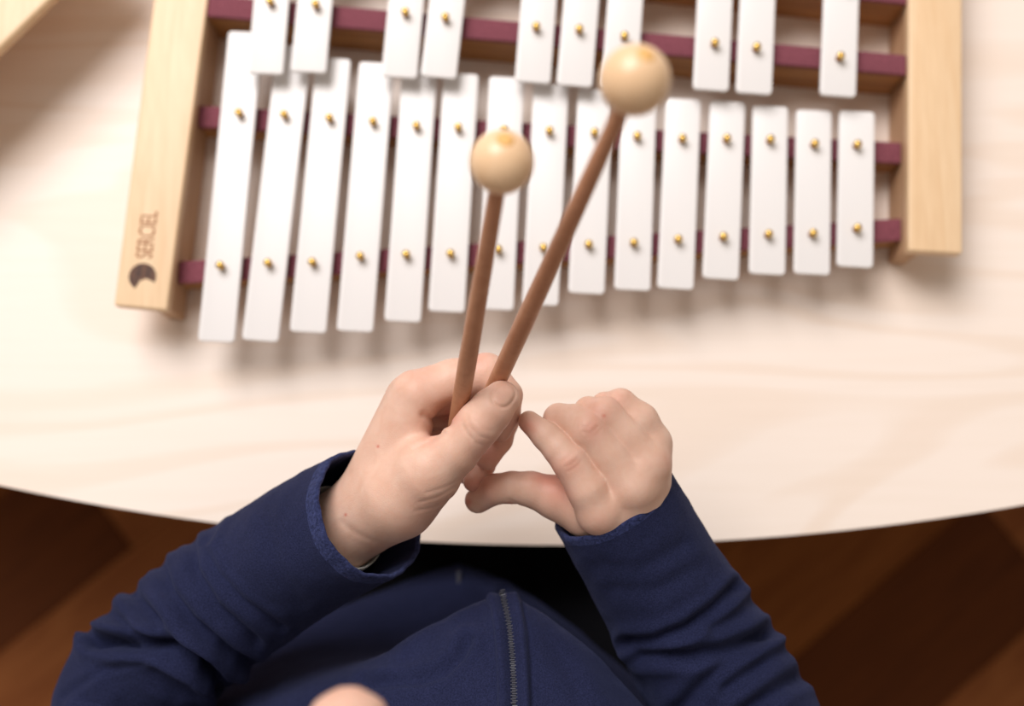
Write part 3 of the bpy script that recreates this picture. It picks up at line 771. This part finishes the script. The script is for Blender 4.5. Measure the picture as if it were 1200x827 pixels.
# zip: row of teeth along the groove
def on_cloth(px, py):
    d = (P(px, py, 0.5) - CAM).normalized(); h = bvh.ray_cast(CAM, d); return h
def along(pl, step):
    out = []; acc = 0
    for (x0, y0), (x1, y1) in zip(pl, pl[1:]):
        L = math.hypot(x1 - x0, y1 - y0); k = acc
        while k < L: out.append((x0 + (x1 - x0) * k / L, y0 + (y1 - y0) * k / L)); k += step
        acc = k - L
    return out
bm = bmesh.new(); last = None
def box_at(bm, c, X, Y, Z, hx, hy, hz):
    vs = [bm.verts.new(c + X * a * hx + Y * b * hy + Z * d * hz) for a in (-1, 1) for b in (-1, 1) for d in (-1, 1)]
    for f in ((0, 1, 3, 2), (4, 6, 7, 5), (0, 4, 5, 1), (2, 3, 7, 6), (0, 2, 6, 4), (1, 5, 7, 3)): bm.faces.new([vs[i] for i in f])
zp = along(ZL, 2.1); tape = []
for i, (x, y) in enumerate(zp):
    h = on_cloth(x, y); g = on_cloth(*zp[min(i + 1, len(zp) - 1)]); g0 = on_cloth(*zp[max(i - 1, 0)])
    if not h[0] or not g[0] or not g0[0]: continue
    T_ = (g[0] - g0[0]); 
    if T_.length < 1e-5 or T_.length > 0.01: continue
    T_.normalize(); Zn = (CAM - h[0]).normalized(); S_ = T_.cross(Zn).normalized(); Zn = S_.cross(T_).normalized()
    c = h[0] + Zn * 2.6 * U + S_ * (0.9 if i % 2 else -0.9) * U
    box_at(bm, c, S_, T_, Zn, 3.0 * U, 0.62 * U, 1.4 * U); tape.append((h[0] + Zn * 1.4 * U, S_, T_))
zo = bm_obj('zipper', bm, ZIPM, jacket); zo['kind'] = 'stuff'; zo['label'] = 'zipper teeth, grey on black tape'
bm = bmesh.new(); prev = None
for c, S_, T_ in tape:
    cur = (bm.verts.new(c - S_ * 4.2 * U), bm.verts.new(c + S_ * 4.2 * U))
    if prev: bm.faces.new((prev[0], prev[1], cur[1], cur[0]))
    prev = cur
tp_ = bm_obj('zipper_tape', bm, ZIP, jacket)
sd = tp_.modifiers.new('th', 'SOLIDIFY'); sd.thickness = 0.0006
# lower end of the zip, further down
bm = bmesh.new()
h = on_cloth(537.5, 679)
if h[0]:
    Zn = (CAM - h[0]).normalized(); box_at(bm, h[0] + Zn * 0.0008, Vector((1, 0, 0)), Vector((0, 1, 0)), Vector((0, 0, 1)), 0.0012, 0.0055, 0.0015)
    bmesh.ops.bevel(bm, geom=bm.edges[:], offset=0.0005, segments=2, affect='EDGES')
    bm_obj('zip_slider', bm, ZIPM, jacket)
else: bm.free()

LFOLD = [([(256, 606), (238, 640), (254, 672), (285, 705), (330, 735)], 3.5, 4.5), ([(225, 632), (228, 668), (252, 710), (300, 752)], 6, 6),
         ([(186, 655), (196, 690), (225, 728), (268, 765), (330, 798)], 9, 6.5), ([(147, 672), (158, 700), (190, 738), (245, 782), (300, 815)], 10, 7),
         ([(115, 702), (140, 728), (180, 752), (240, 788)], 8, 6), ([(92, 735), (120, 748), (150, 752)], 6, 5),
         ([(112, 752), (190, 756), (238, 775), (258, 800), (266, 840)], 17, 8), ([(75, 815), (120, 785), (170, 775)], 2.0, 4),
         ([(310, 600), (322, 660), (352, 712)], 1.2, 9)]
V, Q, inn, sg_, frm, Cc, Rr = sleeve(LS, LFOLD, 3, 1.3, wr=3.6)
sl = np_obj('sleeve', V, Q, NAVY, jacket); sl.data.materials.append(NAVYRIM)
mi = np.zeros(len(sl.data.polygons), np.int32); mi[(inn - 7) * sg_:(inn + 5) * sg_] = 1; sl.data.polygons.foreach_set('material_index', mi)
RFOLD = [([(736, 752), (768, 750), (804, 736), (838, 711), (861, 688)], 8, 6.5), ([(752, 768), (810, 768), (846, 762), (903, 740)], 8, 8),
         ([(795, 832), (838, 787), (872, 762), (903, 739)], 5, 8), ([(870, 836), (923, 800), (962, 781)], 7, 8), ([(850, 806), (895, 775), (930, 752)], 4, 7),
         ([(720, 690), (770, 690), (815, 665)], 1.5, 9), ([(700, 665), (750, 668), (800, 640)], 1.5, 9), ([(835, 735), (865, 720), (885, 700)], 3.5, 7)]
V, Q, inn, sg_, frm2, Cc2, Rr2 = sleeve(RS, RFOLD, 3, 4.1, wr=2.6)
sl2 = np_obj('sleeve', V, Q, NAVY, jacket); sl2.data.materials.append(NAVYRIM)
mi = np.zeros(len(sl2.data.polygons), np.int32); mi[(inn - 7) * sg_:(inn + 3) * sg_] = 1; sl2.data.polygons.foreach_set('material_index', mi)

# shirt cuffs inside the sleeves
def shirt(path, radii, mat, lab):
    Pn = [Vector(H(*p)) for p in path]; a = (Pn[1] - Pn[0]).normalized(); up = RM @ Vector((0, 0, 1))
    n0 = (up - a * up.dot(a)).normalized(); b = a.cross(n0); rows = []
    for (c, r) in ((Pn[1], radii[1] - 2.5), (Pn[0], radii[0] - 2.5), (Pn[0] - a * 1.2 * U, radii[0] - 1), (Pn[0], radii[0]), (Pn[1], radii[1])):
        rows.append([c + (n0 * math.cos(2 * math.pi * j / 72) + b * math.sin(2 * math.pi * j / 72)) * (r + 1.0 * math.sin(5 * 2 * math.pi * j / 72)) * U for j in range(72)])
    V = np.array([tuple(p) for r in rows for p in r]); o = np_obj('shirt_cuff', V, loft_faces(5, 72), mat, person); o['label'] = lab
shirt([(405, 617, -66), (352, 655, -105)], (57, 58), LINING, 'pale grey shirt cuff at the wrist')
shirt([(727, 591, -50), (756, 652, -84)], (58, 60), GREEN, 'yellow-green shirt cuff at the wrist')
